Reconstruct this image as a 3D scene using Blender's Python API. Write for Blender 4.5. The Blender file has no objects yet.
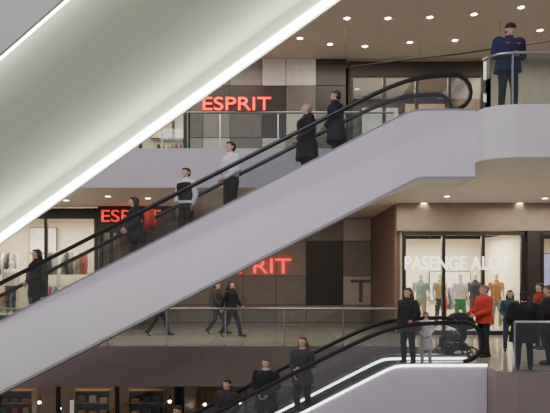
import bpy, bmesh, math, random
from mathutils import Vector, Matrix
random.seed(7)
C = bpy.context.scene.collection
CAMZ = 1.9
F = 600.0
def wx(px, d): return (px-275.0)*d/F
def wz(py, d): return CAMZ+(275.0-py)*d/F

# ---------------------------------------------------------------- materials
MATS = {}
def mat(name, col, rough=0.5, metal=0.0, var=0.08, scale=6.0, emit=0.0, bump=0.0, spec=0.5):
    if name in MATS: return MATS[name]
    m = bpy.data.materials.new(name); m.use_nodes = True
    nt = m.node_tree; b = nt.nodes["Principled BSDF"]
    tc = nt.nodes.new('ShaderNodeTexCoord'); nz = nt.nodes.new('ShaderNodeTexNoise')
    nz.inputs['Scale'].default_value = scale; nz.inputs['Detail'].default_value = 3
    nt.links.new(tc.outputs['Object'], nz.inputs['Vector'])
    rp = nt.nodes.new('ShaderNodeValToRGB')
    rp.color_ramp.elements[0].position = 0.3; rp.color_ramp.elements[1].position = 0.7
    rp.color_ramp.elements[0].color = (*[c*(1-var) for c in col], 1)
    rp.color_ramp.elements[1].color = (*[min(1, c*(1+var)) for c in col], 1)
    nt.links.new(nz.outputs['Fac'], rp.inputs['Fac'])
    nt.links.new(rp.outputs['Color'], b.inputs['Base Color'])
    b.inputs['Roughness'].default_value = rough; b.inputs['Metallic'].default_value = metal
    b.inputs['Specular IOR Level'].default_value = spec
    if emit > 0:
        b.inputs['Emission Color'].default_value = (*col, 1)
        b.inputs['Emission Strength'].default_value = emit
    if bump > 0:
        bp = nt.nodes.new('ShaderNodeBump'); bp.inputs['Strength'].default_value = bump
        nt.links.new(nz.outputs['Fac'], bp.inputs['Height']); nt.links.new(bp.outputs['Normal'], b.inputs['Normal'])
    MATS[name] = m
    return m
def glass(name, tint, refl=0.12, rough=0.02):
    m = bpy.data.materials.new(name); m.use_nodes = True; nt = m.node_tree; nt.nodes.clear()
    o = nt.nodes.new('ShaderNodeOutputMaterial'); mx = nt.nodes.new('ShaderNodeMixShader')
    t = nt.nodes.new('ShaderNodeBsdfTransparent'); t.inputs['Color'].default_value = (*tint, 1)
    g = nt.nodes.new('ShaderNodeBsdfGlossy'); g.inputs['Roughness'].default_value = rough
    g.inputs['Color'].default_value = (.9, .95, .95, 1)
    fr = nt.nodes.new('ShaderNodeFresnel'); fr.inputs['IOR'].default_value = 1.3
    ad = nt.nodes.new('ShaderNodeMath'); ad.operation = 'MULTIPLY_ADD'
    ad.inputs[1].default_value = 1.0; ad.inputs[2].default_value = refl; ad.use_clamp = True
    nt.links.new(fr.outputs[0], ad.inputs[0]); nt.links.new(ad.outputs[0], mx.inputs[0])
    nt.links.new(t.outputs[0], mx.inputs[1]); nt.links.new(g.outputs[0], mx.inputs[2]); nt.links.new(mx.outputs[0], o.inputs['Surface'])
    return m
def tile_mat(name, c1, c2, mortar, w, h, rough):
    m = bpy.data.materials.new(name); m.use_nodes = True; nt = m.node_tree; b = nt.nodes["Principled BSDF"]
    tc = nt.nodes.new('ShaderNodeTexCoord'); br = nt.nodes.new('ShaderNodeTexBrick')
    br.offset = 0; br.inputs['Color1'].default_value = (*c1, 1); br.inputs['Color2'].default_value = (*c2, 1)
    br.inputs['Mortar'].default_value = (*mortar, 1); br.inputs['Scale'].default_value = 1
    br.inputs['Mortar Size'].default_value = .008; br.inputs['Brick Width'].default_value = w; br.inputs['Row Height'].default_value = h
    nt.links.new(tc.outputs['Object'], br.inputs['Vector']); nt.links.new(br.outputs['Color'], b.inputs['Base Color'])
    b.inputs['Roughness'].default_value = rough
    return m

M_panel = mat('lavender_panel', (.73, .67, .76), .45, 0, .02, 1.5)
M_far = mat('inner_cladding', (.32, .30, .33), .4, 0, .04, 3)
M_cream = mat('soffit_panel', (.50, .54, .43), .5, 0, .02, 1)
M_lip = mat('soffit_edge', (.66, .68, .60), .4, 0, .02, 2)
M_rubber = mat('black_rubber', (.010, .010, .012), .35, 0, .1, 10)
M_steel = mat('brushed_steel', (.55, .55, .55), .3, 1, .08, 30)
M_dsteel = mat('dark_metal', (.04, .04, .045), .4, .6, .1, 20)
M_step = mat('step_tread', (.08, .08, .09), .5, .5, .15, 30)
M_led = mat('led_diffuser', (.92, 1.0, .84), .4, 0, 0, 1, emit=21)
M_led2 = mat('led_diffuser_cool', (.92, .97, 1.0), .4, 0, 0, 1, emit=4.5)
M_glass = glass('balustrade_glass', (.88, .90, .91), .035)
M_rail_glass = glass('railing_glass', (.87, .93, .93), .02)
M_shop_glass = glass('shop_glass', (.95, .96, .96), .015)
M_floor = tile_mat('floor_tiles', (.44, .40, .35), (.50, .46, .40), (.26, .24, .22), .9, .9, .14)
M_ceil = mat('ceiling_plaster', (.52, .47, .41), .7, 0, .03, 2)
M_ceil2 = mat('ceiling_plaster_light', (.70, .65, .58), .6, 0, .03, 2)
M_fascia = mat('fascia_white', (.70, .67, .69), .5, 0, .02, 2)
M_fascia2 = mat('fascia_shaded', (.31, .24, .23), .35, 0, .06, 2)  # brown darkening stands for the weak light on the lower edge band
M_warm = mat('shop_wall_cream', (.78, .71, .58), .7, 0, .05, 2)
M_dark = mat('dark_wall', (.035, .03, .03), .5, 0, .1, 2)
M_brown = mat('brown_wall', (.20, .15, .12), .5, 0, .15, 2)
M_white = mat('white_paint', (.8, .79, .77), .5, 0, .02, 3)
M_lens = mat('lamp_lens', (1.0, .88, .68), .3, 0, 0, 1, emit=25)
M_red = mat('red_neon', (1.0, .045, .02), .4, 0, 0, 1, emit=2.8)
M_redb = mat('red_neon_soft', (1.0, .05, .025), .4, 0, 0, 1, emit=1.8)
M_redoff = mat('red_neon_dim', (1.0, .04, .025), .4, 0, 0, 1, emit=1.0)
M_lt = mat('pale_letters', (.97, .96, .93), .4, 0, 0, 1, emit=2.2)
M_poster = mat('lit_poster', (.75, .72, .68), .4, 0, .35, 1.6, emit=.3)
M_poster2 = mat('lit_poster_warm', (.75, .45, .25), .4, 0, .5, 2.2, emit=.5)
M_poster3 = mat('lit_poster_violet', (.30, .30, .62), .4, 0, .5, 1.5, emit=.5)

# ---------------------------------------------------------------- builders
WL = {}
def setup(o, label=None, cat=None, kind=None, group=None):
    if label: o["label"] = label
    if cat: o["category"] = cat
    if kind: o["kind"] = kind
    if group: o["group"] = group
    return o
def empty(name, loc, label, cat, group=None):
    o = bpy.data.objects.new(name, None); o.location = loc; o.empty_display_size = .1
    C.objects.link(o); WL[o] = Vector(loc)
    return setup(o, label, cat, None, group)
def place(me, name, mats, parent=None, smooth=False):
    vs = [v.co for v in me.vertices]
    lo = Vector([min(v[i] for v in vs) for i in range(3)]); hi = Vector([max(v[i] for v in vs) for i in range(3)])
    c = (lo+hi)/2
    if parent is None: c.z = lo.z
    me.transform(Matrix.Translation(-c))
    if not isinstance(mats, (list, tuple)): mats = [mats]
    for m in mats: me.materials.append(m)
    if smooth:
        for p in me.polygons: p.use_smooth = True
    o = bpy.data.objects.new(name, me); C.objects.link(o)
    o.location = c - (WL[parent] if parent else Vector((0, 0, 0)))
    if parent: o.parent = parent
    WL[o] = c
    return o
def from_bm(bm, name, mats, parent=None, smooth=False):
    bmesh.ops.recalc_face_normals(bm, faces=bm.faces)
    me = bpy.data.meshes.new(name); bm.to_mesh(me); bm.free()
    return place(me, name, mats, parent, smooth)
def bm_box(bm, x0, x1, y0, y1, z0, z1):
    r = bmesh.ops.create_cube(bm, size=1, matrix=Matrix.Translation(((x0+x1)/2, (y0+y1)/2, (z0+z1)/2)) @ Matrix.Diagonal((abs(x1-x0), abs(y1-y0), abs(z1-z0), 1)))
    return r['verts']
def box(name, x0, x1, y0, y1, z0, z1, m, parent=None, bevel=0):
    bm = bmesh.new(); bm_box(bm, x0, x1, y0, y1, z0, z1)
    if bevel: bmesh.ops.bevel(bm, geom=list(bm.edges), offset=bevel, segments=2, affect='EDGES')
    return from_bm(bm, name, m, parent)
def prism(name, poly, a, b, m, parent=None, axis='y'):
    bm = bmesh.new()
    f = (lambda p, t: (p[0], t, p[1])) if axis == 'y' else (lambda p, t: (p[0], p[1], t))
    A = [bm.verts.new(f(p, a)) for p in poly]; B = [bm.verts.new(f(p, b)) for p in poly]
    bm.faces.new(A); bm.faces.new(list(reversed(B)))
    for i in range(len(poly)):
        j = (i+1) % len(poly); bm.faces.new((A[j], A[i], B[i], B[j]))
    return from_bm(bm, name, m, parent)
def bm_tube(bm, pts, rx, ry=None, n=10):
    ry = ry or rx; pts = [Vector(p) for p in pts]; rings = []
    for i, p in enumerate(pts):
        d = (pts[min(i+1, len(pts)-1)]-pts[max(i-1, 0)]).normalized()
        s = d.cross(Vector((0, 1, 0))) if abs(d.y) < .9 else d.cross(Vector((1, 0, 0)))
        s.normalize(); t = s.cross(d).normalized()
        rings.append([bm.verts.new(p+t*rx*math.cos(2*math.pi*k/n)+s*ry*math.sin(2*math.pi*k/n)) for k in range(n)])
    for a, b in zip(rings, rings[1:]):
        for k in range(n): bm.faces.new((a[k], a[(k+1) % n], b[(k+1) % n], b[k]))
    bm.faces.new(rings[0]); bm.faces.new(list(reversed(rings[-1])))
def tube(name, pts, rx, m, parent=None, ry=None, n=10):
    bm = bmesh.new(); bm_tube(bm, pts, rx, ry, n)
    return from_bm(bm, name, m, parent, True)
def text(name, s, x0, x1, y, zc, h, m, parent=None, depth=.03):
    cu = bpy.data.curves.new('t', 'FONT'); cu.body = s; cu.size = 1; cu.extrude = .04
    ob = bpy.data.objects.new('t', cu); C.objects.link(ob)
    dg = bpy.context.evaluated_depsgraph_get()
    me = bpy.data.meshes.new_from_object(ob.evaluated_get(dg)); bpy.data.objects.remove(ob)
    xs = [v.co.x for v in me.vertices]; ys = [v.co.y for v in me.vertices]
    sx = (x1-x0)/(max(xs)-min(xs)); sy = h/(max(ys)-min(ys)); mx = min(xs); my = min(ys)
    for v in me.vertices:
        a, b, c = v.co; v.co = (x0+(a-mx)*sx, y-c*depth/.04, zc-h/2+(b-my)*sy)
    me.materials.clear()
    return place(me, name, m, parent)
def area(name, loc, sx, sy, power, col=(1, .9, .75), rot=(0, 0, 0)):
    l = bpy.data.lights.new(name, 'AREA'); l.shape = 'RECTANGLE'; l.size = sx; l.size_y = sy; l.energy = power; l.color = col
    o = bpy.data.objects.new(name, l); o.location = loc; o.rotation_euler = rot; C.objects.link(o); return o

# ---------------------------------------------------------------- structure
UP = 5.1; LO = -5.1
CEILU = 9.1; EDGE = 15.5
up_poly = [(4.05, 13.75), (4.05, 12.0), (4.12, 11.75), (4.3, 11.58), (4.6, 11.5), (9, 11.35), (16, 11.3), (16, 27), (-16, 27), (-16, EDGE), (3.2, EDGE), (3.7, 15.3), (3.95, 14.9), (4.05, 14.4)]
mid_poly = [(4.3, 13.75), (4.3, 11.55), (4.6, 11.4), (9, 11.3), (16, 11.3), (16, 27), (-16, 27), (-16, EDGE), (3.4, EDGE), (3.9, 15.3), (4.2, 14.9), (4.3, 14.4)]
def slab(poly, z, th, mf, mfa, mc):
    setup(prism('floor', poly, z-.1, z, mf, axis='z'), 'polished stone tile floor of a mall gallery', 'floor', 'structure')
    setup(prism('ceiling', poly, z-th, z-th+.08, mc, axis='z'), 'smooth plaster soffit with small downlights', 'ceiling', 'structure')
    bm = bmesh.new()
    i0 = next(i for i, p in enumerate(poly) if p == (-16, EDGE))
    seq = poly[i0:]+poly[:7 if poly is up_poly else 5]
    A = [bm.verts.new((p[0], p[1], z-th-.02)) for p in seq]; B = [bm.verts.new((p[0], p[1], z+.06)) for p in seq]
    for i in range(len(seq)-1): bm.faces.new((A[i], A[i+1], B[i+1], B[i]))
    bmesh.ops.recalc_face_normals(bm, faces=bm.faces)
    bmesh.ops.solidify(bm, geom=list(bm.faces), thickness=.05)
    return from_bm(bm, 'trim_1', mfa)
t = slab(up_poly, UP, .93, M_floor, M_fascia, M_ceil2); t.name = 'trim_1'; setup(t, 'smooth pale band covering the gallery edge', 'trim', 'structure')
t = slab(mid_poly, 0, .95, M_floor, M_fascia2, M_ceil); t.name = 'trim_2'; setup(t, 'band covering the gallery edge, shade painted brownish into its colour', 'trim', 'structure')
setup(box('floor', -16, 16, 9, 27, LO-.1, LO, M_floor), 'tiled floor of the lowest mall level', 'floor', 'structure')
setup(prism('floor', [(-16, 11.5), (-8.3, 11.5), (-8.3, 14), (-16, 14)], -.5, 0, M_floor, axis='z'), 'tiled floor beside the escalator foot', 'floor', 'structure')
setup(box('ceiling', -16, 16, 10.5, 27, CEILU, CEILU+.1, M_ceil), 'warm grey plaster ceiling with downlights', 'ceiling', 'structure')

def tile_wall(name, x0, x1, y, z0, z1, xs, zs, pattern, mats):
    bm = bmesh.new()
    X = [x0]+xs+[x1]; Z = [z1]+zs+[z0]
    for r in range(len(Z)-1):
        for c in range(len(X)-1):
            g = .012
            vs = bm_box(bm, X[c]+g, X[c+1]-g, y-.03, y+.0, Z[r+1]+g, Z[r]-g)
            mi = pattern[r][c]
            for v in vs:
                for f in v.link_faces: f.material_index = mi
    vs = bm_box(bm, x0, x1, y-.001, y+.15, z0, z1)
    for v in vs:
        for f in v.link_faces: f.material_index = 1
    return from_bm(bm, name, mats)
T = [mat('tile_pale', (.60, .575, .54), .4), mat('tile_dark', (.06, .055, .055), .35), mat('tile_grey', (.30, .285, .275), .4),
     mat('tile_taupe', (.40, .35, .31), .45), mat('tile_mid', (.18, .165, .16), .4), mat('tile_white', (.76, .74, .71), .4)]
d = 20
w = tile_wall('wall_upper', wx(190, d), wx(346, d), d, UP, CEILU, [wx(p, d) for p in (203, 230, 262, 286, 316)], [wz(p, d) for p in (86, 112, 138)],
    [[4, 4, 2, 5, 5, 1], [4, 1, 1, 1, 4, 1], [4, 2, 4, 1, 0, 2], [2, 0, 4, 0, 2, 4]], T)
setup(w, 'wall of grey, black and white rectangular panels', 'wall', 'structure')
d = 24
xs = [wx(p, d) for p in (178, 210, 243, 276, 306, 343)]
w = tile_wall('wall_back', -5.19, 3.84, d, 0, 4.14, xs, [wz(p, d) for p in (241, 276, 305)],
    [[3, 2, 3, 3, 3, 2, 0], [2, 2, 3, 3, 3, 1, 2], [3, 3, 2, 2, 2, 1, 0], [3, 3, 3, 2, 3, 3, 3]], T)
setup(w, 'wall of taupe, grey and dark rectangular panels', 'wall', 'structure')
s = empty('shop_letter', (wx(360, d), d-.045, wz(303, d)), 'large dark capital letter mounted on a tiled wall', 'sign')
text('letter', 'T', wx(350, d), wx(371, d), d-.042, wz(291, d), .9, T[4], s, .011)
setup(box('wall_left', -5.35, -5.2, 20.15, 24, 0, 4.2, M_brown), 'brown side wall', 'wall', 'structure')
setup(box('wall_right', 3.85, 3.98, 19.3, 24, 0, 4.2, mat('side_wall_redbrown', (.24, .16, .13), .4)), 'red brown side wall', 'wall', 'structure')
for nm, a, b, z0, z1 in (('wall_end', -16, 16, LO, -.95), ('wall_end', -16, 16, 0, 4.2), ('wall_end', -16, 16, UP, CEILU)):
    setup(box(nm, a, b, 26.8, 27, z0, z1, M_dark), 'plain dark end wall', 'wall', 'structure')

# ---------------------------------------------------------------- shops
def shop(x0, x1, y, z0, z1, nb, label, wallm=M_warm, power=120, depth=4.0, hdr=.35, lit=(1, .84, .62), sides=True):
    setup(box('wall_shop', x0, x1, y+depth, y+depth+.1, z0, z1, wallm), 'cream lit interior wall of a shop', 'wall', 'structure')
    if sides:
        setup(box('wall_shop', x0-.04, x0+.02, y+.12, y+depth, z0, z1, wallm), 'cream side wall of a shop', 'wall', 'structure')
        setup(box('wall_shop', x1-.02, x1+.04, y+.12, y+depth, z0, z1, wallm), 'cream side wall of a shop', 'wall', 'structure')
    e = empty('storefront', ((x0+x1)/2, y, z0), label, 'shop window')
    box('header', x0, x1, y-.06, y+.1, z1-hdr, z1, M_dark, e)
    box('sill', x0, x1, y-.05, y+.08, z0, z0+.12, M_dsteel, e)
    w = (x1-x0-.1)/nb
    for i in range(nb+1):
        xx = x0+.05+i*w; box('mullion', xx-.05, xx+.05, y-.05, y+.08, z0+.12, z1-hdr, M_dsteel, e)
    for i in range(nb):
        box('pane', x0+.05+i*w+.05, x0+.05+(i+1)*w-.05, y, y+.012, z0+.12, z1-hdr, M_shop_glass, e)
    area('shop_light', ((x0+x1)/2, y+depth*.45, z1-.12), (x1-x0)*.8, depth*.5, power, lit)
    return e
shop(-11, -5.92, 20, 0, 4.12, 3, 'shop window with dark frame and lit clothing display', power=340, lit=(1, .85, .64))
shop(-5.84, -5.4, 20, 0, 4.12, 1, 'narrow dark framed shop entrance pane', wallm=M_brown, power=8, sides=False)
shop(4.05, 7.9, 19.05, 0, 3.28, 3, 'dark framed shop window with bright interior and mannequins', power=300, hdr=.12, lit=(1, .87, .66))
setup(box('wall_bulkhead', 3.85, 16, 18.95, 19.2, 3.3, 4.15, mat('bulkhead_beige', (.34, .275, .23), .5)), 'beige brown bulkhead above shop windows', 'wall', 'structure')
shop(8.42, 13, 19.05, 0, 3.28, 3, 'dark framed shop window with warm interior', power=120, hdr=.12)
setup(box('wall_pier', 7.96, 8.36, 18.9, 19.3, 0, 3.3, M_dark), 'dark pier between shop windows', 'wall', 'structure')
shop(2.5, 6.95, 20, UP, CEILU-.1, 4, 'dark framed upper shop window with lit white displays', power=150, wallm=M_brown, hdr=.5)
setup(box('wall_upper_end', 7.02, 16, 20, 20.2, UP, CEILU, mat('wall_greybrown', (.36, .32, .28), .6)), 'plain grey brown upper wall', 'wall', 'structure')
shop(-9, -2.95, 20, UP, CEILU-.1, 4, 'upper shop window with warm lit display', power=170, hdr=.7)
shop(-14, -3, 18.5, LO, -1.0, 6, 'lower level shop window with warm lit shelves', power=75, hdr=.45, lit=(1, .70, .42), wallm=M_brown)
shop(-2.9, 5, 18.5, LO, -1.0, 4, 'lower level shop window with dim interior', power=30, hdr=.45, wallm=M_brown, lit=(1, .7, .42))

def sign(label, s, px0, px1, pyc, hpx, d, m):
    e = empty('illuminated_sign', (wx((px0+px1)/2, d), d-.06, wz(pyc, d)-hpx/2*d/F), label, 'sign')
    text('letters', s, wx(px0, d), wx(px1, d), d-.05, wz(pyc, d), hpx*d/F, m, e)
sign('glowing red shop name letters on panelled wall', 'ESPRIT', 203, 271, 104, 13, 19.95, M_red)
sign('glowing red shop name letters on taupe panelled wall', 'ESPRIT', 213, 291, 266, 15, 23.95, M_redb)
sign('dim red shop name letters above dark entrance', 'ESPRIT', 102, 161, 216, 12, 19.7, M_redoff)
setup(box('trim_3', wx(98, 19.8), wx(175, 19.8), 19.78, 19.9, 3.3, 4.17, M_dark), 'dark board carrying a shop name above the entrance', 'trim', 'structure')
e = empty('window_lettering', (6.0, 18.98, 2.1), 'pale capital lettering across the shop window', 'sign')
text('letters', 'PASENGE ALOT', wx(405, 19), wx(510, 19), 18.985, wz(263, 19), .42, M_lt, e, .01)

def poster(px0, px1, py0, py1, d, m, label):
    e = empty('framed_picture', (wx((px0+px1)/2, d), d, wz(py1, d)), label, 'picture')
    box('frame', wx(px0, d)-.03, wx(px1, d)+.03, d, d+.05, wz(py1, d)-.03, wz(py0, d)+.03, M_dsteel, e)
    box('print', wx(px0, d), wx(px1, d), d-.02, d+.001, wz(py1, d), wz(py0, d), m, e)
poster(362, 398, 108, 138, 23.8, M_poster, 'bright white picture on the upper shop wall')
poster(405, 445, 104, 132, 23.8, M_poster2, 'warm patterned picture on the upper shop wall')
poster(150, 172, 112, 138, 23.8, M_poster2, 'orange picture on the upper shop wall')
poster(175, 188, 112, 138, 23.8, M_poster, 'white picture on the upper shop wall')
poster(30, 56, 228, 252, 23.8, M_poster, 'pale photographic picture on shop wall')
poster(430, 470, 272, 300, 22.9, M_poster, 'white picture on shop wall')
poster(524, 552, 254, 300, 22.9, M_poster3, 'violet blue picture on shop wall')
poster(2, 30, 398, 425, 22.3, M_poster2, 'orange lit picture on lower shop wall')
poster(70, 100, 400, 425, 22.3, M_poster, 'white lit picture on lower shop wall')
poster(130, 160, 402, 425, 22.3, M_poster2, 'patterned lit picture on lower shop wall')

# ---------------------------------------------------------------- downlights
def downlight_master(loc, label, group):
    e = empty('ceiling_downlight', loc, label, 'ceiling light', group)
    bm = bmesh.new(); n = 20; prof = [(.085, 0), (.125, 0), (.13, -.012), (.09, -.016), (.082, -.004)]
    R = [[bm.verts.new((loc[0]+r*math.cos(2*math.pi*k/n), loc[1]+r*math.sin(2*math.pi*k/n), loc[2]+z)) for k in range(n)] for r, z in prof]
    for a in range(5):
        A, B = R[a], R[(a+1) % 5]
        for k in range(n): bm.faces.new((A[k], A[(k+1) % n], B[(k+1) % n], B[k]))
    from_bm(bm, 'trim_ring', M_white, e, True)
    bm = bmesh.new(); bmesh.ops.create_uvsphere(bm, u_segments=16, v_segments=8, radius=1, matrix=Matrix.Translation((loc[0], loc[1], loc[2]-.005)) @ Matrix.Diagonal((.085, .085, .016, 1)))
    from_bm(bm, 'lens', M_lens, e, True)
    return e
def downlights(pix, zc, label, group):
    first = None
    for px, py in pix:
        d = (zc-CAMZ)*F/(275-py); loc = Vector((wx(px, d), d, zc-.001))
        if first is None: first = downlight_master(loc, label, group); continue
        o = first.copy(); o.location = loc; C.objects.link(o)
        for ch in first.children:
            c = ch.copy(); c.parent = o; C.objects.link(c)
bpy.context.view_layer.update()
downlights([(347, 18), (388, 18), (430, 17), (474, 14), (521, 7), (300, 38), (330, 44), (540, 30), (455, 40), (365, 46), (410, 42), (520, 38)], CEILU, 'small round recessed ceiling downlight, lit', 'downlights in the upper ceiling')
downlights([(373, 200), (424, 203), (470, 204), (520, 203), (335, 198), (447, 196), (395, 211), (497, 211), (545, 198), (108, 196), (148, 198), (66, 200), (20, 203), (545, 210)], 4.17, 'small round recessed downlight, lit', 'downlights in the gallery soffit')

# ---------------------------------------------------------------- railings
def railing(pts, z, label, h=1.02, posts=True):
    pts = [Vector((p[0], p[1], 0)) for p in pts]
    e = empty('glass_railing', (pts[0].x, pts[0].y, z), label, 'railing')
    bm = bmesh.new(); bm_tube(bm, [(p.x, p.y, z+h) for p in pts], .028, n=10); from_bm(bm, 'handrail', M_steel, e, True)
    for a, b in zip(pts, pts[1:]):
        L = (b-a).length; k = max(1, round(L/1.5)); dr = (b-a)/k; nn = Vector((-dr.y, dr.x, 0)).normalized()*.006; g = dr.normalized()*.012 if L > 1 else Vector((0, 0, 0))
        for i in range(k):
            p = a+dr*i+g; q = a+dr*(i+1)-g
            bm = bmesh.new(); V = []
            for s in (-1, 1):
                V.append([bm.verts.new((w.x+s*nn.x, w.y+s*nn.y, zz)) for w, zz in ((p, z+.04), (q, z+.04), (q, z+h-.02), (p, z+h-.02))])
            bm.faces.new(V[0]); bm.faces.new(V[1][::-1])
            for j in range(4): bm.faces.new((V[0][j], V[0][(j+1) % 4], V[1][(j+1) % 4], V[1][j]))
            from_bm(bm, 'glass_panel', M_rail_glass, e)
            if L > 1 and posts:
                pp = a+dr*i; box('post', pp.x-.015, pp.x+.015, pp.y+.01, pp.y+.05, z, z+h, M_steel, e)
railing([(-12, EDGE+.1), (3.1, EDGE+.1)], UP, 'clear glass balustrade with thin steel handrail along upper gallery')
railing([(-12, EDGE+.1), (3.3, EDGE+.1)], 0, 'clear glass balustrade with thin steel handrail along gallery edge')
railing([(4.17, 12.0), (4.24, 11.8), (4.36, 11.68), (4.6, 11.6), (9, 11.45)], UP, 'curved glass balustrade with steel handrail at escalator head', 1.1)
railing([(4.6, 11.5), (9, 11.4)], 0, 'glass balustrade with steel handrail beside lower escalator', 1.0)
e = empty('ceiling_cable', (wx(420, 17), 17, wz(58, 17)), 'thin black suspended cable under the ceiling', 'cable')
tube('cable', [(wx(p, 17), 17, wz(q, 17)) for p, q in ((345, 68), (380, 63), (420, 58), (460, 54), (500, 48), (555, 40))], .02, M_rubber, e, n=6)
for p, q in ((345, 68), (420, 58), (500, 48)):
    tube('hanger', [(wx(p, 17), 17, wz(q, 17)), (wx(p, 17), 17, CEILU)], .006, M_rubber, e, n=6)

# ---------------------------------------------------------------- escalators
SL = .514
def zline(x, k, zt, zl, r=.35):
    u = k-x
    s = SL*0.5*(u+math.sqrt(u*u+r*r))
    v = zt-s-zl
    return zl+0.5*(v+math.sqrt(v*v+(r*.5)**2))
def escalator(label, k, zf, drop, y0, y1, xend, hrh, led, pm=M_panel):
    zl = zf-drop; xlow = k-drop/SL-2.0
    e = empty('escalator', ((k+xlow)/2, (y0+y1)/2, zl), label, 'escalator')
    ptop, th = .1, 1.35
    def xs_(a, b, n=70): return [a+(b-a)*i/n for i in range(n+1)]
    def plate(name, ya, yb, top, bot, m, x_a=xlow, x_b=xend):
        XX = xs_(x_a, x_b, 90)
        poly = [(x, top(x)) for x in XX]+[(x, bot(x)) for x in reversed(XX)]
        return prism(name, poly, ya, yb, m, e)
    pt = lambda x: zline(x, k, zf+ptop, zl+ptop, .12)
    pb = lambda x: zline(x, k+.12, zf+ptop-th-.02, zl-1.1, .05)
    plate('side_panel', y0, y0+.05, pt, pb, pm)
    plate('side_panel', y1-.05, y1, pt, pb, M_far)
    plate('deck', y0-.01, y0+.2, lambda x: pt(x)+.03, lambda x: pt(x), M_steel)
    plate('deck', y1-.2, y1+.01, lambda x: pt(x)+.03, lambda x: pt(x), M_steel)
    plate('bottom_edge_trim', y0-.012, y0+.06, lambda x: pb(x)+.04, lambda x: pb(x)-.02, M_far)
    plate('underside', y0+.05, y1-.05, lambda x: pb(x)+.05, lambda x: pb(x), M_far)
    st = lambda x: zline(x, k+.45, zf, zl, .3)
    plate('skirt', y0+.2, y0+.22, lambda x: pt(x), lambda x: st(x)-.25, M_steel)
    plate('skirt', y1-.22, y1-.2, lambda x: pt(x), lambda x: st(x)-.25, M_steel)
    hz = lambda x: zline(x, k, zf+hrh, zl+hrh, .55)
    if led:
        plate('skirt_light', y1-.235, y1-.222, lambda x: pt(x)-.02, lambda x: pt(x)-.07, M_led2)
        plate('skirt_light', y0-.02, y0-.012, lambda x: pt(x)+.02, lambda x: pt(x)-.025, M_led2)
    n = 0
    while n < 60:
        xa = k+.45-n*.4; zz = zf-(n+.5)*.4*SL
        if zz < zl: break
        bm = bmesh.new(); bm_box(bm, xa-.4, xa, y0+.23, y1-.23, zz-.05, zz)
        for g in range(12):
            yy = y0+.26+g*(y1-y0-.52)/11; bm_box(bm, xa-.39, xa-.01, yy-.012, yy+.012, zz, zz+.012)
        bm_box(bm, xa-.4, xa-.37, y0+.23, y1-.23, zz-.4*SL, zz-.05)
        bm_box(bm, xa-.4, xa-.375, y0+.23, y1-.23, zz+.0, zz+.014)
        from_bm(bm, 'step', M_step, e); n += 1
    box('landing_plate', k+.45, xend+.06, y0+.05, y1-.05, zf-.06, zf+.005, M_steel, e)
    box('landing_plate', xlow-.06, k+.45-n*.4, y0+.05, y1-.05, zl-.06, zl+.005, M_steel, e)
    R = (hrh-ptop-.08)/2
    for yy in (y0+.1, y1-.1):
        pts = []
        XX = xs_(xlow+.2, xend-.05-R, 80)
        x0 = XX[0]; zc = hz(x0)-R
        for a in range(8, 0, -1):
            t = math.pi*a/8; pts.append((x0-R*math.sin(t), yy, zc+R*math.cos(t)))
        pts += [(x, yy, hz(x)) for x in XX]
        x1 = XX[-1]; zc1 = hz(x1)-R
        for a in range(1, 9):
            t = math.pi*a/8; pts.append((x1+R*math.sin(t), yy, zc1+R*math.cos(t)))
        bm = bmesh.new(); bm_tube(bm, pts, .022, .045, 10); from_bm(bm, 'handrail', M_rubber, e, True)
        gx = XX; npan = 9; per = len(gx)//npan
        for i in range(npan):
            seg = gx[i*per:min(len(gx), (i+1)*per+1)]
            if i == npan-1: seg = gx[i*per:]
            up_ = [(x, hz(x)-.02) for x in seg]; dn = [(x, pt(x)+.02) for x in reversed(seg)]
            if i == npan-1:
                arc = [(x1+R*.95*math.sin(math.pi*a/8), zc1+R*.95*math.cos(math.pi*a/8)) for a in range(1, 8)]
                up_ = up_[:-1]+[(x1, hz(x1)-.02)]+arc
            prism('glass_panel', up_+dn, yy-.005, yy+.005, M_glass, e)
escalator('white sided escalator with black handrails carrying shoppers', 2.74, UP, UP, 12.0, 13.5, 4.0, .87, False)
escalator('lower escalator with lit skirting and black handrails', 2.4, 0, 5.1, 12.0, 13.5, 4.24, .97, True)

# overhead escalator close by, seen from beneath
A = Vector((-4.125, 9.0, 2.35)); hd = Vector((.924, -.383, 0)); pd = Vector((-.383, -.924, 0)); W = 2.6
e0 = empty('escalator', A, 'overhead escalator with pale soffit and glowing edge lights', 'escalator')
def E(t, w, dz): return A+hd*t+pd*w+Vector((0, 0, .516*t+dz))
def ebar(name, w0, w1, z0, z1, m, t0=-6, t1=7.0):
    bm = bmesh.new()
    a = [bm.verts.new(E(t0, w, z)) for w, z in ((w0, z0), (w1, z0), (w1, z1), (w0, z1))]
    b = [bm.verts.new(E(t1, w, z)) for w, z in ((w0, z0), (w1, z0), (w1, z1), (w0, z1))]
    bm.faces.new(a); bm.faces.new(b[::-1])
    for j in range(4): bm.faces.new((a[j], a[(j+1) % 4], b[(j+1) % 4], b[j]))
    return from_bm(bm, name, m, e0)
ebar('soffit', 0.03, W-.03, .32, .38, M_cream)
ebar('soffit_edge', 0, .03, 0, 1.2, M_lip)
ebar('soffit_edge', W-.03, W, .14, 1.2, M_lip)
ebar('edge_light', .032, .055, .03, .13, M_led)
ebar('edge_light', W-.08, W-.032, .16, .29, M_led)
ebar('glass_panel', .1, .112, 1.2, 2.0, M_glass); ebar('glass_panel', W-.112, W-.1, 1.2, 2.0, M_glass)
ebar('handrail', .07, .15, 2.0, 2.04, M_rubber); ebar('handrail', W-.15, W-.07, 2.0, 2.04, M_rubber)
ebar('step_band', .3, W-.3, .9, 1.0, M_step)

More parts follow.
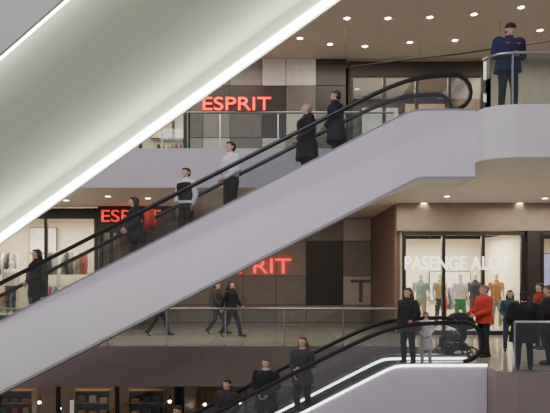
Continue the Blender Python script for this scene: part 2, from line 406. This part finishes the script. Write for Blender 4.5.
# ---------------------------------------------------------------- people
def ell(bm, c, r, M=None, seg=14):
    mm = Matrix.Translation(c) @ Matrix.Diagonal((*r, 1))
    if M: mm = M @ mm
    bmesh.ops.create_uvsphere(bm, u_segments=seg, v_segments=seg//2+2, radius=1, matrix=mm)
def cap(bm, a, b, ra, rb):
    a = Vector(a); b = Vector(b); dvec = b-a; L = dvec.length
    if L > 1e-4:
        q = Vector((0, 0, 1)).rotation_difference(dvec.normalized()).to_matrix().to_4x4()
        bmesh.ops.create_cone(bm, cap_ends=True, segments=12, radius1=ra, radius2=rb, depth=L, matrix=Matrix.Translation((a+b)/2) @ q)
    for p, r in ((a, ra), (b, rb)): bmesh.ops.create_uvsphere(bm, u_segments=12, v_segments=8, radius=r, matrix=Matrix.Translation(p))
def loft(bm, rings, M=None, n=20):
    R = []
    for (z, rx, ry, yo) in rings:
        row = []
        for k in range(n):
            a = 2*math.pi*k/n; ca, sa = math.cos(a), math.sin(a)
            sx = math.copysign(abs(ca)**.85, ca); sy = math.copysign(abs(sa)**.85, sa)
            v = Vector((rx*sx, yo+ry*sy, z))
            row.append(bm.verts.new(M @ v if M else v))
        R.append(row)
    for a, b in zip(R, R[1:]):
        for k in range(n): bm.faces.new((a[k], a[(k+1) % n], b[(k+1) % n], b[k]))
    bm.faces.new(R[0][::-1]); bm.faces.new(R[-1])
def remesh(bm, vox, it=2):
    bmesh.ops.recalc_face_normals(bm, faces=bm.faces)
    me = bpy.data.meshes.new('tmp'); bm.to_mesh(me); bm.free()
    ob = bpy.data.objects.new('tmp', me); C.objects.link(ob)
    m = ob.modifiers.new('r', 'REMESH'); m.mode = 'VOXEL'; m.voxel_size = vox
    s = ob.modifiers.new('s', 'SMOOTH'); s.iterations = it; s.factor = .5
    dg = bpy.context.evaluated_depsgraph_get()
    out = bpy.data.meshes.new_from_object(ob.evaluated_get(dg))
    bpy.data.objects.remove(ob); bpy.data.meshes.remove(me)
    for p in out.polygons: p.use_smooth = True
    return out
ARMS = {
 'down': ((.245, .03, 1.14), (.25, -.06, .89)),
 'front': ((.25, .0, 1.15), (.07, -.24, 1.10)),
 'push': ((.24, -.02, 1.15), (.17, -.30, 1.04)),
 'low': ((.25, .0, 1.14), (.10, -.20, .96)),
 'rail': ((.31, -.08, 1.19), (.42, -.28, 1.06)),
 'bag': ((.27, .04, 1.16), (.25, -.14, 1.02)),
 'raise': ((.25, -.1, 1.18), (.12, -.26, 1.34)),
 'swingf': ((.25, -.06, 1.15), (.22, -.24, .97)),
 'swingb': ((.25, .12, 1.16), (.25, .18, .91)),
}
def hand(bm, w, dr, side, curl):
    dr = dr.normalized()
    inn = Vector((-side, 0, 0)); inn = (inn-dr*inn.dot(dr)).normalized()
    lat = dr.cross(inn).normalized()
    if lat.y > 0: lat = -lat
    off = (.030, .010, -.010, -.029); ln = (.068, .076, .070, .055)
    for o, L in zip(off, ln):
        kn = w+dr*.09+lat*o
        cap(bm, w+dr*.01+lat*o*.6, kn, .015, .0125)
        p = kn; dd = dr.copy()
        for j, fr in enumerate((.42, .32, .26)):
            ang = curl*(.5+.35*j); dd = (dd*math.cos(ang)+inn*math.sin(ang)).normalized()
            q = p+dd*L*fr; cap(bm, p, q, .0095-.001*j, .0088-.001*j); p = q
    tb = w+dr*.03+lat*.022; t1 = tb+(dr*.6+lat*.7+inn*.3).normalized()*.04; t2 = t1+(dr*.85+lat*.25+inn*.4).normalized()*.032
    cap(bm, tb, t1, .014, .011); cap(bm, t1, t2, .0105, .009)
def person(label, loc, H, face, arms=('down', 'down'), legs='stand', lean=0, pitch=0, yaw=0, female=False,
           skin=(.66, .40, .28), top=(.02, .02, .025), hem=.84, bottom=(.02, .02, .03), hair=(.03, .02, .015), hairlen=0,
           sleeves='long', hat=None, shoes=(.015, .015, .015), vest=None, scarf=None, mannequin=False, name='person', skirt=False, bulk=0.0, trim=None):
    s = H/1.75; sg = .165 if female else .19
    Mt = Matrix.Translation((0, 0, .95)) @ Matrix.Rotation(math.radians(lean), 4, 'X') @ Matrix.Translation((0, 0, -.95))
    Mh = Mt @ Matrix.Translation((0, 0, 1.52)) @ Matrix.Rotation(math.radians(yaw), 4, 'Z') @ Matrix.Rotation(math.radians(pitch), 4, 'X') @ Matrix.Translation((0, 0, -1.52))
    wf = .9 if female else 1.0
    tors = [(.86, .125, .095, 0), (.93, .165, .118, .01), (1.0, .155*wf, .11, .005), (1.08, .138*wf, .10, 0), (1.2, .150*wf, .11, -.005), (1.33, .172*wf, .118, -.005), (1.40, .17*wf, .10, 0), (1.45, .11*wf, .08, .005), (1.49, .06, .06, .005)]
    if legs == 'walk': LG = {1: ((.095, -.17, .52), (.095, -.27, .10), 0), -1: ((-.095, .02, .50), (-.095, .26, .15), 40)}
    elif legs == 'step': LG = {1: ((.1, -.10, .52), (.1, -.09, .09), 0), -1: ((-.1, -.0, .5), (-.1, .08, .09), 0)}
    else: LG = {1: ((.11, -.015, .50), (.12, .02, .09), 0), -1: ((-.11, -.015, .50), (-.12, .02, .09), 0)}
    AR = {}
    for sd, ps in ((1, arms[0]), (-1, arms[1])):
        e_, w_ = ARMS[ps]
        f = sg/.19
        AR[sd] = (Mt @ Vector((sd*sg, 0, 1.405)), Mt @ Vector((sd*e_[0]*f, e_[1], e_[2])), Mt @ Vector((sd*w_[0]*f, w_[1], w_[2])), ps)
    bm = bmesh.new(); loft(bm, tors, Mt)
    for sd in (1, -1):
        kn, an, fp = LG[sd]; hip = (sd*.085, .005, .90)
        cap(bm, hip, kn, .085, .055); cap(bm, kn, an, .053, .036)
        an = Vector(an); fa = math.radians(fp); toe = an+Vector((0, -.15*math.cos(fa), -.06-.10*math.sin(fa)))
        cap(bm, an+Vector((0, .02, -.045)), toe, .036, .025)
        S_, E_, W_, ps = AR[sd]
        cap(bm, S_, E_, .052, .040); cap(bm, E_, W_, .040, .026)
        dr = (W_-E_)
        if ps in ('rail',): dr = Vector((0, -1, -.25))
        hand(bm, W_, dr, sd, .75 if ps in ('front', 'rail', 'bag', 'raise', 'low', 'push') else .35)
    cap(bm, Mt @ Vector((0, .005, 1.45)), Mh @ Vector((0, -.01, 1.58)), .058, .052)
    ell(bm, (0, -.005, 1.652), (.073, .092, .098), Mh, 18); ell(bm, (0, -.038, 1.592), (.054, .058, .062), Mh)
    if not mannequin:
        cap(bm, Mh @ Vector((0, -.096, 1.655)), Mh @ Vector((0, -.108, 1.625)), .008, .015)
        ell(bm, (0, -.094, 1.592), (.025, .012, .010), Mh); ell(bm, (0, -.084, 1.68), (.05, .016, .010), Mh); ell(bm, (0, -.086, 1.555), (.02, .016, .016), Mh)
        for sd in (1, -1): ell(bm, (sd*.076, .005, 1.64), (.011, .02, .032), Mh)
    me = remesh(bm, .0095 if not mannequin else .012, 1)
    me.materials.append(mat('skin_%s' % str(skin), skin, .5, 0, .06, 8))
    o = bpy.data.objects.new(name, me); C.objects.link(o)
    k_ = 1.0 if mannequin else 1.10
    o.location = loc; o.rotation_euler = (0, 0, math.radians(face)); o.scale = (s*k_, s*k_, s)
    setup(o, label, 'mannequin' if mannequin else 'person')
    def child(me, nm, m):
        for mm in (m if isinstance(m, list) else [m]): me.materials.append(mm)
        c = bpy.data.objects.new(nm, me); C.objects.link(c); c.parent = o; return c
    cm = lambda c, n='cloth': mat(n+str(c), c, .85, 0, .15, 14, bump=.15)
    bm = bmesh.new()
    loft(bm, [(.80, .15, .115, .005), (.87, .175, .135, .01), (.93, .178, .132, .01), (1.0, .165*wf, .122, .005), (1.04, .15*wf, .112, 0)], Mt if lean < 15 else None)
    for sd in (1, -1):
        kn, an, fp = LG[sd]; an = Vector(an)
        cap(bm, (sd*.085, .005, .86), kn, .098, .068); cap(bm, kn, an, .067, .056)
    if skirt: loft(bm, [(.48, .22, .18, 0), (.7, .2, .16, 0), (.95, .16, .12, 0)])
    child(remesh(bm, .014, 2), 'skirt' if skirt else 'trousers', cm(bottom))
    bm = bmesh.new(); ex = .022+bulk
    rg = []
    if hem < .86:
        rg += [(hem, .185+ex+(0.03 if hem < .7 else 0), .15+ex, .01), (.86, .172+ex, .13+ex, .01)]
    rg += [(z, rx+ex, ry+ex, yo) for z, rx, ry, yo in tors[1:7] if z > hem]+[(1.45, .13*wf+ex*.5, .085+ex*.5, .005), (1.50, .068, .068, .005)]
    if hem < .7:
        loft(bm, rg[:2]+[(.95, .17+ex, .12+ex, .01)]); rg = rg[1:]
    loft(bm, rg, Mt)
    for sd in (1, -1):
        S_, E_, W_, ps = AR[sd]
        cap(bm, S_, E_, .062+bulk, .052+bulk*.7) if sleeves == 'long' else cap(bm, S_, S_.lerp(E_, .55), .064, .058)
        if sleeves == 'long': cap(bm, E_, E_.lerp(W_, .93), .052+bulk*.7, .038+bulk*.4)
    child(remesh(bm, .013, 2), 'jacket' if sleeves == 'long' else 'shirt', cm(top))
    bm = bmesh.new(); loft(bm, [(1.455, .078, .075, .0), (1.50, .072, .070, .0), (1.53, .066, .066, .0)], Mt)
    child(remesh(bm, .012, 1), 'collar', cm(scarf or top))
    if vest:
        bm = bmesh.new(); loft(bm, [(z, rx+ex+.012, ry+ex+.012, yo) for z, rx, ry, yo in tors[2:7]]+[(1.44, .10, .09, .005)], Mt)
        child(remesh(bm, .013, 1), 'vest', cm(vest))
    if trim:
        for sd in (-1, 1):
            bm = bmesh.new(); ell(bm, (sd*.09, -.118-bulk, 1.33), (.045, .03, .022), Mt)
            child(remesh(bm, .006, 1), 'chest_patch', cm(trim))
    for sd in (1, -1):
        kn, an, fp = LG[sd]; an = Vector(an); fa = math.radians(fp)
        bm = bmesh.new(); R = Matrix.Translation(an) @ Matrix.Rotation(fa, 4, 'X')
        ell(bm, (0, -.12, -.055), (.047, .085, .035), R); ell(bm, (0, .03, -.045), (.040, .058, .045), R); ell(bm, (0, -.04, -.045), (.042, .10, .042), R); ell(bm, (0, .015, .0), (.043, .05, .035), R)
        child(remesh(bm, .010, 1), 'shoe', mat('shoe'+str(shoes), shoes, .4, 0, .1, 10))
    if mannequin:
        return o
    bm = bmesh.new()
    ell(bm, (0, .018, 1.672), (.083, .092, .094), Mh, 18); ell(bm, (0, .035, 1.62), (.074, .07, .075), Mh)
    ell(bm, (0, -.045, 1.725), (.062, .05, .026), Mh)
    if hairlen > 0:
        for xx in (-.055, 0, .055):
            cap(bm, Mh @ Vector((xx, .045, 1.62)), Mt @ Vector((xx*1.3, .10, 1.60-hairlen)), .045, .035)
        for sd in (1, -1): cap(bm, Mh @ Vector((sd*.075, .015, 1.64)), Mt @ Vector((sd*.085, .03, 1.62-hairlen*.8)), .025, .022)
    child(remesh(bm, .010, 1), 'hair', mat('hair'+str(hair), hair, .6, 0, .3, 40, bump=.4))
    for sd in (1, -1):
        bm = bmesh.new(); c0 = Vector((sd*.031, -.082, 1.655))
        bmesh.ops.create_uvsphere(bm, u_segments=12, v_segments=12, radius=.0125, matrix=Mh @ Matrix.Translation(c0) @ Matrix.Rotation(math.pi/2, 4, 'X'))
        for f in bm.faces:
            if (Mh.inverted() @ f.calc_center_median()-c0).y < -.0105: f.material_index = 1
        me = bpy.data.meshes.new('eye'); bm.to_mesh(me); bm.free()
        child(me, 'eye', [mat('eye_white', (.7, .68, .65), .3), mat('iris', (.03, .02, .015), .2)])
    if hat:
        bm = bmesh.new(); ell(bm, (0, .005, 1.695), (.090, .105, .075), Mh, 18); ell(bm, (0, -.10, 1.685), (.065, .065, .012), Mh)
        child(remesh(bm, .010, 1), 'cap', cm(hat))
    return o
def loc_of(o, v):
    a = o.rotation_euler.z; s = o.scale.x
    return Vector((o.location.x+s*(v[0]*math.cos(a)-v[1]*math.sin(a)), o.location.y+s*(v[0]*math.sin(a)+v[1]*math.cos(a)), o.location.z+o.scale.z*v[2]))
def local_part(e, nm, bm, m, smooth=True):
    bmesh.ops.recalc_face_normals(bm, faces=bm.faces)
    me = bpy.data.meshes.new(nm); bm.to_mesh(me); bm.free(); me.materials.append(m)
    for f in me.polygons: f.use_smooth = smooth
    o = bpy.data.objects.new(nm, me); C.objects.link(o); o.parent = e; return o
def backpack(p, v, col, label):
    b = loc_of(p, v); e = empty('backpack', b, label, 'backpack'); e.rotation_euler.z = p.rotation_euler.z
    def part(nm, boxes, bev, m):
        bm = bmesh.new()
        for q in boxes: bm_box(bm, *q)
        bmesh.ops.bevel(bm, geom=list(bm.edges), offset=bev, segments=3, affect='EDGES')
        local_part(e, nm, bm, m)
    m = mat('pack'+str(col), col, .8, 0, .15, 12)
    part('main_compartment', [(-.17, .17, 0, .22, 0, .52)], .06, m)
    part('front_pocket', [(-.11, .11, .18, .27, .03, .28)], .03, m)
    for sd in (1, -1): part('strap', [(sd*.10-.02, sd*.10+.02, -.02, .02, .08, .48)], .008, M_rubber)
def handbag(p, v, col, label):
    b = loc_of(p, v); e = empty('handbag', b, label, 'bag'); e.rotation_euler.z = p.rotation_euler.z
    bm = bmesh.new(); loft(bm, [(0, .05, .13, 0), (.03, .06, .16, 0), (.18, .045, .14, 0), (.22, .02, .12, 0)])
    local_part(e, 'bag_body', bm, mat('bag'+str(col), col, .5, 0, .1, 10))
    bm = bmesh.new(); bm_tube(bm, [(0, .1*math.cos(math.pi*i/10), .2+.2*math.sin(math.pi*i/10)) for i in range(11)], .009, n=8)
    local_part(e, 'handle', bm, M_rubber)
def rider(px, y, k, zf):
    """stand on the tread under this spot, both feet kept on that tread"""
    x = wx(px, y); n = math.floor((k+.45-x)/.4)
    if n < 0: return (x, y, zf+.006)
    xc = k+.45-(n+.5)*.4
    return (max(xc-.07, min(xc+.07, x)), y, zf-(n+.5)*.4*SL+.012)

K1, K2 = 2.74, 2.4
BLK = (.018, .018, .022)
person('person in long black coat with grey hair riding the escalator', rider(311, 12.58, K1, UP), 1.70, -75, ('low', 'low'), top=BLK, hem=.55, hair=(.35, .32, .30), bottom=(.02, .02, .02), bulk=.045)
person('person in dark navy coat riding the escalator', rider(333, 13.0, K1, UP), 1.70, -100, ('low', 'low'), top=(.016, .02, .035), hem=.6, hair=(.05, .035, .025), bulk=.035)
person('person in white shirt and black trousers riding the escalator', rider(231, 12.7, K1, UP), 1.76, -50, ('low', 'front'), top=(.90, .88, .90), hem=.95, bottom=(.018, .018, .024), sleeves='long', hair=(.02, .015, .012), bulk=.012)
person('person in white shirt with dark vest riding the escalator', rider(185, 12.7, K1, UP), 1.62, -35, ('down', 'low'), top=(.80, .78, .82), hem=.92, vest=(.02, .02, .025), bottom=(.02, .02, .025), bulk=.01)
p = person('person in dark coat with long hair wearing a red backpack', rider(134, 12.7, K1, UP), 1.62, -80, ('bag', 'bag'), top=(.03, .025, .03), hem=.72, female=True, hair=(.04, .02, .012), hairlen=.16, bulk=.02)
backpack(p, (0, .19, .98), (.85, .06, .04), 'red backpack worn on a dark coat')
person('person in black coat riding the escalator', rider(36, 12.8, K1, UP), 1.55, -60, ('low', 'low'), top=BLK, hem=.6, female=True, hairlen=.12, bulk=.04)
p = person('person in dark jacket with long hair carrying a handbag', (wx(408, 12.7), 12.7, .006), 1.62, -50, ('bag', 'down'), top=(.03, .025, .03), hem=.75, female=True, hairlen=.2, hair=(.09, .05, .03), bottom=(.02, .02, .025), bulk=.02)
handbag(p, (.30, -.12, .78), (.12, .03, .03), 'dark red leather handbag hanging from an arm')
person('small child in white top and pale skirt', (wx(426, 12.8), 12.8, .006), 1.10, -20, ('low', 'low'), top=(.88, .86, .88), hem=.8, female=True, bottom=(.75, .72, .72), skirt=True, hairlen=.12)
person('person with long brown hair and grey scarf standing on the escalator', rider(300, 12.62, K2, 0), 1.72, -25, ('front', 'low'), top=(.05, .05, .06), hem=.75, female=True, hair=(.14, .06, .03), hairlen=.2, scarf=(.4, .4, .4), bulk=.015)
person('person in open black coat over light shirt on the escalator', rider(266, 12.75, K2, 0), 1.66, -15, ('low', 'low'), top=BLK, hem=.6, hair=(.10, .06, .04), scarf=(.6, .58, .56), bulk=.025)
person('person in dark jacket with black hair on the escalator', rider(224, 12.75, K2, 0), 1.62, -30, ('low', 'low'), top=(.04, .036, .045), hem=.8, hair=(.015, .012, .01), bulk=.015)
person('person in black jacket descending on the escalator', rider(178, 12.8, K2, 0), 1.66, -30, ('low', 'low'), top=(.03, .025, .025), hem=.8)
person('person in navy jacket and dark cap resting hands on railing', (wx(508, 12.02), 12.02, UP), 1.80, 5, ('front', 'front'), top=(.022, .027, .09), hem=.84, bottom=(.02, .02, .025), hat=(.07, .018, .03), pitch=14, bulk=.045, trim=(.6, .06, .04), lean=4)
person('person in red jacket with short grey hair pushing a pushchair', (wx(484, 13.95), 13.95, 0), 1.66, -80, ('push', 'push'), top=(.62, .055, .035), hem=.82, hair=(.2, .16, .13), bulk=.03, bottom=(.03, .03, .04))
person('person in black coat and black cap facing away', (wx(524, 12.1), 12.1, 0), 1.55, 160, ('bag', 'bag'), top=(.012, .012, .015), hem=.62, hat=(.012, .012, .012), bulk=.07, pitch=10)
person('person in dark coat with brown scarf', (wx(549, 12.75), 12.75, 0), 1.68, -120, ('low', 'down'), top=(.03, .024, .024), hem=.7, scarf=(.3, .14, .07), bulk=.04, hair=(.10, .06, .04))
person('person in dark red top beside the shop window', (wx(540, 15.4), 15.4, 0), 1.68, -80, ('down', 'front'), top=(.30, .04, .03), hem=.85, female=True, hairlen=.15)
person('person in teal jacket and jeans near the landing', (wx(510, 15.0), 15.0, 0), 1.52, -20, ('low', 'low'), top=(.04, .10, .11), hem=.85, female=True, hairlen=.15, bottom=(.05, .08, .14))
person('person in dark coat walking along the gallery', (wx(231, 18.5), 18.5, 0), 1.70, 60, ('swingf', 'swingb'), 'walk', top=(.015, .015, .02), hem=.7, female=True, hairlen=.12, bulk=.02)
person('person in grey jacket walking along the gallery', (wx(217, 19.4), 19.4, 0), 1.66, 70, ('swingb', 'swingf'), 'walk', top=(.05, .05, .06), hem=.8, bottom=(.04, .045, .07))
person('person in dark trousers walking past the shop', (wx(158, 18.8), 18.8, 0), 1.75, 80, ('down', 'down'), 'walk', top=(.03, .03, .035), hem=.8)

# pushchair at the lower landing
px_, py_ = wx(456, 13.95), 13.95
e = empty('pushchair', (px_, py_, 0), 'black folding pushchair with hood standing on the landing', 'pushchair')
def pc(name, bm, m, sm=True): return from_bm(bm, name, m, e, sm)
for dx in (-.28, .30):
    for dy in (-.22, .22):
        bm = bmesh.new()
        bm_tube(bm, [(px_+dx+.11*math.cos(2*math.pi*i/20), py_+dy, .135+.11*math.sin(2*math.pi*i/20)) for i in range(21)], .022, n=8)
        for i in range(5):
            a = 2*math.pi*i/5; bm_tube(bm, [(px_+dx, py_+dy, .135), (px_+dx+.1*math.cos(a), py_+dy, .135+.1*math.sin(a))], .008, n=6)
        pc('wheel', bm, M_rubber)
for dy in (-.2, .2):
    tube('frame', [(px_-.28, py_+dy, .14), (px_+.05, py_+dy, .55), (px_+.25, py_+dy, .95), (px_+.34, py_+dy, 1.01)], .014, M_dsteel, e, n=8)
    tube('frame', [(px_+.30, py_+dy, .14), (px_-.05, py_+dy, .62)], .014, M_steel, e, n=8)
tube('push_handle', [(px_+.34, py_-.2, 1.01), (px_+.34, py_+.2, 1.01)], .018, M_rubber, e, n=8)
mfab = mat('pushchair_fabric', (.018, .018, .022), .8, 0, .1, 20)
bm = bmesh.new(); bm_box(bm, px_-.32, px_+.18, py_-.19, py_+.19, .36, .50); bm_box(bm, px_+.08, px_+.20, py_-.19, py_+.19, .42, .88); bm_box(bm, px_-.36, px_-.28, py_-.17, py_+.17, .18, .48)
bmesh.ops.bevel(bm, geom=list(bm.edges), offset=.03, segments=2, affect='EDGES'); pc('seat', bm, mfab)
bm = bmesh.new(); n = 10; rows = []
for yy in (-.21, -.1, .1, .21):
    rr = .38 if abs(yy) < .15 else .34
    rows.append([bm.verts.new((px_+.08+rr*math.cos(math.pi*(.05+.85*i/n)), py_+yy, .62+rr*1.1*math.sin(math.pi*(.05+.85*i/n)))) for i in range(n+1)])
for a, b in zip(rows, rows[1:]):
    for i in range(n): bm.faces.new((a[i], a[i+1], b[i+1], b[i]))
for r_ in (rows[0], rows[-1]):
    c_ = bm.verts.new((px_+.08, r_[0].co.y, .62))
    for i in range(n): bm.faces.new((c_, r_[i], r_[i+1]))
pc('hood', bm, mfab)
box('basket', px_-.22, px_+.24, py_-.16, py_+.16, .16, .32, mfab, e, .02)

# mannequins
mw = (.72, .70, .67)
def mann(px, d, z, face, top, bottom, label, arms=('down', 'down'), **k):
    return person(label, (wx(px, d), d, z), 1.84, face, arms, 'step', skin=mw, top=top, bottom=bottom, mannequin=True, name='mannequin', shoes=mw, hem=.9, sleeves=k.get('sleeves', 'short'))
def plinth(px0, px1, y0, y1, z, h=.13):
    e = empty('display_plinth', (wx((px0+px1)/2, y0), (y0+y1)/2, z), 'low white display plinth', 'plinth')
    box('base', wx(px0, y0), wx(px1, y0), y0, y1, z+.002, z+h, M_white, e, .01)
plz = .13
plinth(406, 512, 19.3, 20.4, 0); plinth(-20, 60, 20.3, 21.3, 0, .55); plinth(355, 455, 20.3, 21.3, UP)
mann(460, 19.8, plz, 10, (.85, .83, .80), (.05, .34, .10), 'white mannequin in white shirt and green trousers')
mann(421, 19.9, plz, -20, (.30, .44, .46), (.45, .38, .28), 'white mannequin in pale blue shirt and beige trousers', ('bag', 'down'))
mann(440, 20.0, plz, 20, (.52, .40, .20), (.05, .05, .07), 'white mannequin in tan top and dark trousers')
mann(475, 20.0, plz, -10, (.05, .05, .07), (.28, .07, .05), 'white mannequin in black top and rust trousers', sleeves='long')
mann(496, 19.9, plz, 0, (.50, .23, .07), (.36, .31, .27), 'white mannequin in orange top and pale trousers')
mann(11, 20.8, .55, 15, (.75, .72, .7), (.03, .03, .04), 'white mannequin in white top and black trousers')
mann(33, 20.8, .55, -15, (.03, .03, .035), (.04, .04, .05), 'white mannequin in black outfit', sleeves='long')
mann(378, 20.8, UP+plz, 0, (.8, .78, .76), (.7, .68, .66), 'white mannequin in white outfit')
mann(398, 20.9, UP+plz, -20, (.7, .68, .65), (.05, .05, .06), 'white mannequin in white top and dark trousers')
mann(436, 20.8, UP+plz, 20, (.10, .08, .08), (.35, .3, .28), 'white mannequin in black top')

# clothing racks with hanging garments
gcols = [(.5, .06, .05), (.75, .71, .65), (.05, .05, .06), (.15, .2, .35), (.55, .4, .25), (.3, .3, .3), (.8, .75, .7)]
gme = []
for c in gcols:
    bm = bmesh.new(); loft(bm, [(.0, .05, .22, 0), (.35, .045, .19, 0), (.7, .045, .21, 0), (.78, .03, .16, 0), (.82, .015, .04, 0)])
    for sd in (1, -1): cap(bm, (0, sd*.18, .72), (0, sd*.25, .25), .04, .035)
    bmesh.ops.recalc_face_normals(bm, faces=bm.faces)
    me = bpy.data.meshes.new('garment'); bm.to_mesh(me); bm.free(); me.materials.append(mat('garm'+str(c), c, .85, 0, .15, 10))
    for f in me.polygons: f.use_smooth = True
    gme.append(me)
def rack(px, d, z, tiers=1, hw=.6):
    cx = wx(px, d); e = empty('clothing_rack', (cx, d, z), 'steel clothing rail with garments', 'clothing rack')
    top = 1.5 if tiers == 1 else 2.75
    tube('frame', [(cx-hw, d, z), (cx-hw, d, z+top), (cx+hw, d, z+top), (cx+hw, d, z)], .018, M_steel, e, n=8)
    if tiers == 2: tube('rail', [(cx-hw, d, z+1.5), (cx+hw, d, z+1.5)], .014, M_steel, e, n=8)
    for s in (-hw, hw): box('foot', cx+s-.02, cx+s+.02, d-.25, d+.25, z, z+.03, M_steel, e)
    k = int(2*(hw-.1)/.16)
    for t_ in range(tiers):
        for i in range(k):
            x = cx-(k-1)*.08+i*.16
            o = bpy.data.objects.new('hanging_garment', gme[(i*3+int(px)+t_*2) % 7]); C.objects.link(o); o.location = (x, d, z+.66+t_*1.25)
            setup(o, 'shirt on a hanger hung from a steel rail', 'clothing', None, 'garments hanging on shop rails')
for px, d, z, t_ in ((74, 21.7, 0, 2), (44, 22.5, 0, 2), (2, 22.5, 0, 2), (452, 21.6, 0, 1), (490, 21.6, 0, 1), (170, 21.5, UP, 1), (425, 22, UP, 1)): rack(px, d, z, t_)

# tall shelf units of folded clothes in the lower shop
fcols = [(.35, .12, .07), (.55, .50, .44), (.05, .05, .06), (.10, .12, .18), (.45, .30, .18), (.12, .10, .10)]
M_shelf = mat('shelf_oak', (.28, .20, .13), .5, 0, .15, 4)
def shelf_unit(px, d, z):
    cx = wx(px, d); e = empty('shelf_unit', (cx, d, z), 'tall wooden shelf unit stacked with folded clothes', 'shelf')
    for s in (-.6, .6): box('side', cx+s-.02, cx+s+.02, d, d+.4, z, z+3.1, M_shelf, e)
    box('back', cx-.58, cx+.58, d+.38, d+.4, z, z+3.1, M_brown, e)
    for i in range(8): box('shelf', cx-.58, cx+.58, d, d+.37, z+.1+i*.42, z+.125+i*.42, M_shelf, e)
    for i in (4, 5, 6):
        for j in range(3):
            bm = bmesh.new(); zz = z+.127+i*.42; x = cx-.38+j*.38; hh = random.choice((.12, .16, .22, .26))
            L = int(hh/.04); ww = random.uniform(.10, .15)
            for q in range(L): bm_box(bm, x-ww, x+ww, d+.03, d+.33, zz+q*.04, zz+q*.04+.034)
            bmesh.ops.bevel(bm, geom=list(bm.edges), offset=.01, segments=1, affect='EDGES')
            c = random.choice(fcols)
            o = from_bm(bm, 'folded_clothes', mat('fold'+str(c), c, .85, 0, .15, 10))
            setup(o, 'neat stack of folded garments on a shelf', 'clothing', None, 'folded clothes stacks in lower shop')
for px in (14, 92, 146): shelf_unit(px, 20.4, LO)
for i, (px, py) in enumerate(((40, 402), (60, 408), (118, 403), (170, 401), (4, 404), (205, 404), (240, 402))):
    x, z = wx(px, 21.6), wz(py, 21.6)
    e = empty('spotlight', (x, 21.6, z), 'small warm spotlight hanging from a thin rod', 'lamp', 'spotlights in lower shop')
    bm = bmesh.new(); cap(bm, (x, 21.6, z+.02), (x, 21.6, z+.16), .06, .045); from_bm(bm, 'housing', M_dsteel, e, True)
    bm = bmesh.new(); ell(bm, (x, 21.55, z-.01), (.06, .06, .05)); from_bm(bm, 'bulb', M_lens, e, True)
    tube('rod', [(x, 21.6, z+.16), (x, 21.6, -1.0)], .008, M_dsteel, e, n=6)

# ---------------------------------------------------------------- lights and world
area('panel_fill_light', (-3, 2.5, 12), 9, 4, 950, (.93, .88, 1.0), (math.radians(40), 0, 0))  # added fill above the camera, out of view, brightens the escalator side panel
for x in (-8, -2.5, 3, 8.5):
    area('gallery_light', (x, 17.5, 4.05), 4, 2, 90, (1, .85, .66))
    area('gallery_light', (x, 17.5, 8.95), 4, 3, 115, (1, .88, .72))
area('gallery_light', (7, 13.5, 4.05), 3, 1.5, 55, (1, .85, .66))
w = bpy.data.worlds.new('World'); bpy.context.scene.world = w; w.use_nodes = True
bg = w.node_tree.nodes['Background']; bg.inputs[0].default_value = (.76, .69, .75, 1); bg.inputs[1].default_value = .42

cam = bpy.data.cameras.new('cam'); co = bpy.data.objects.new('cam', cam); C.objects.link(co)
co.location = (0, 0, CAMZ); co.rotation_euler = (math.pi/2, 0, 0)
cam.sensor_width = 36; cam.lens = F/550*36; cam.shift_y = (275-206.5)/550
bpy.context.scene.camera = co
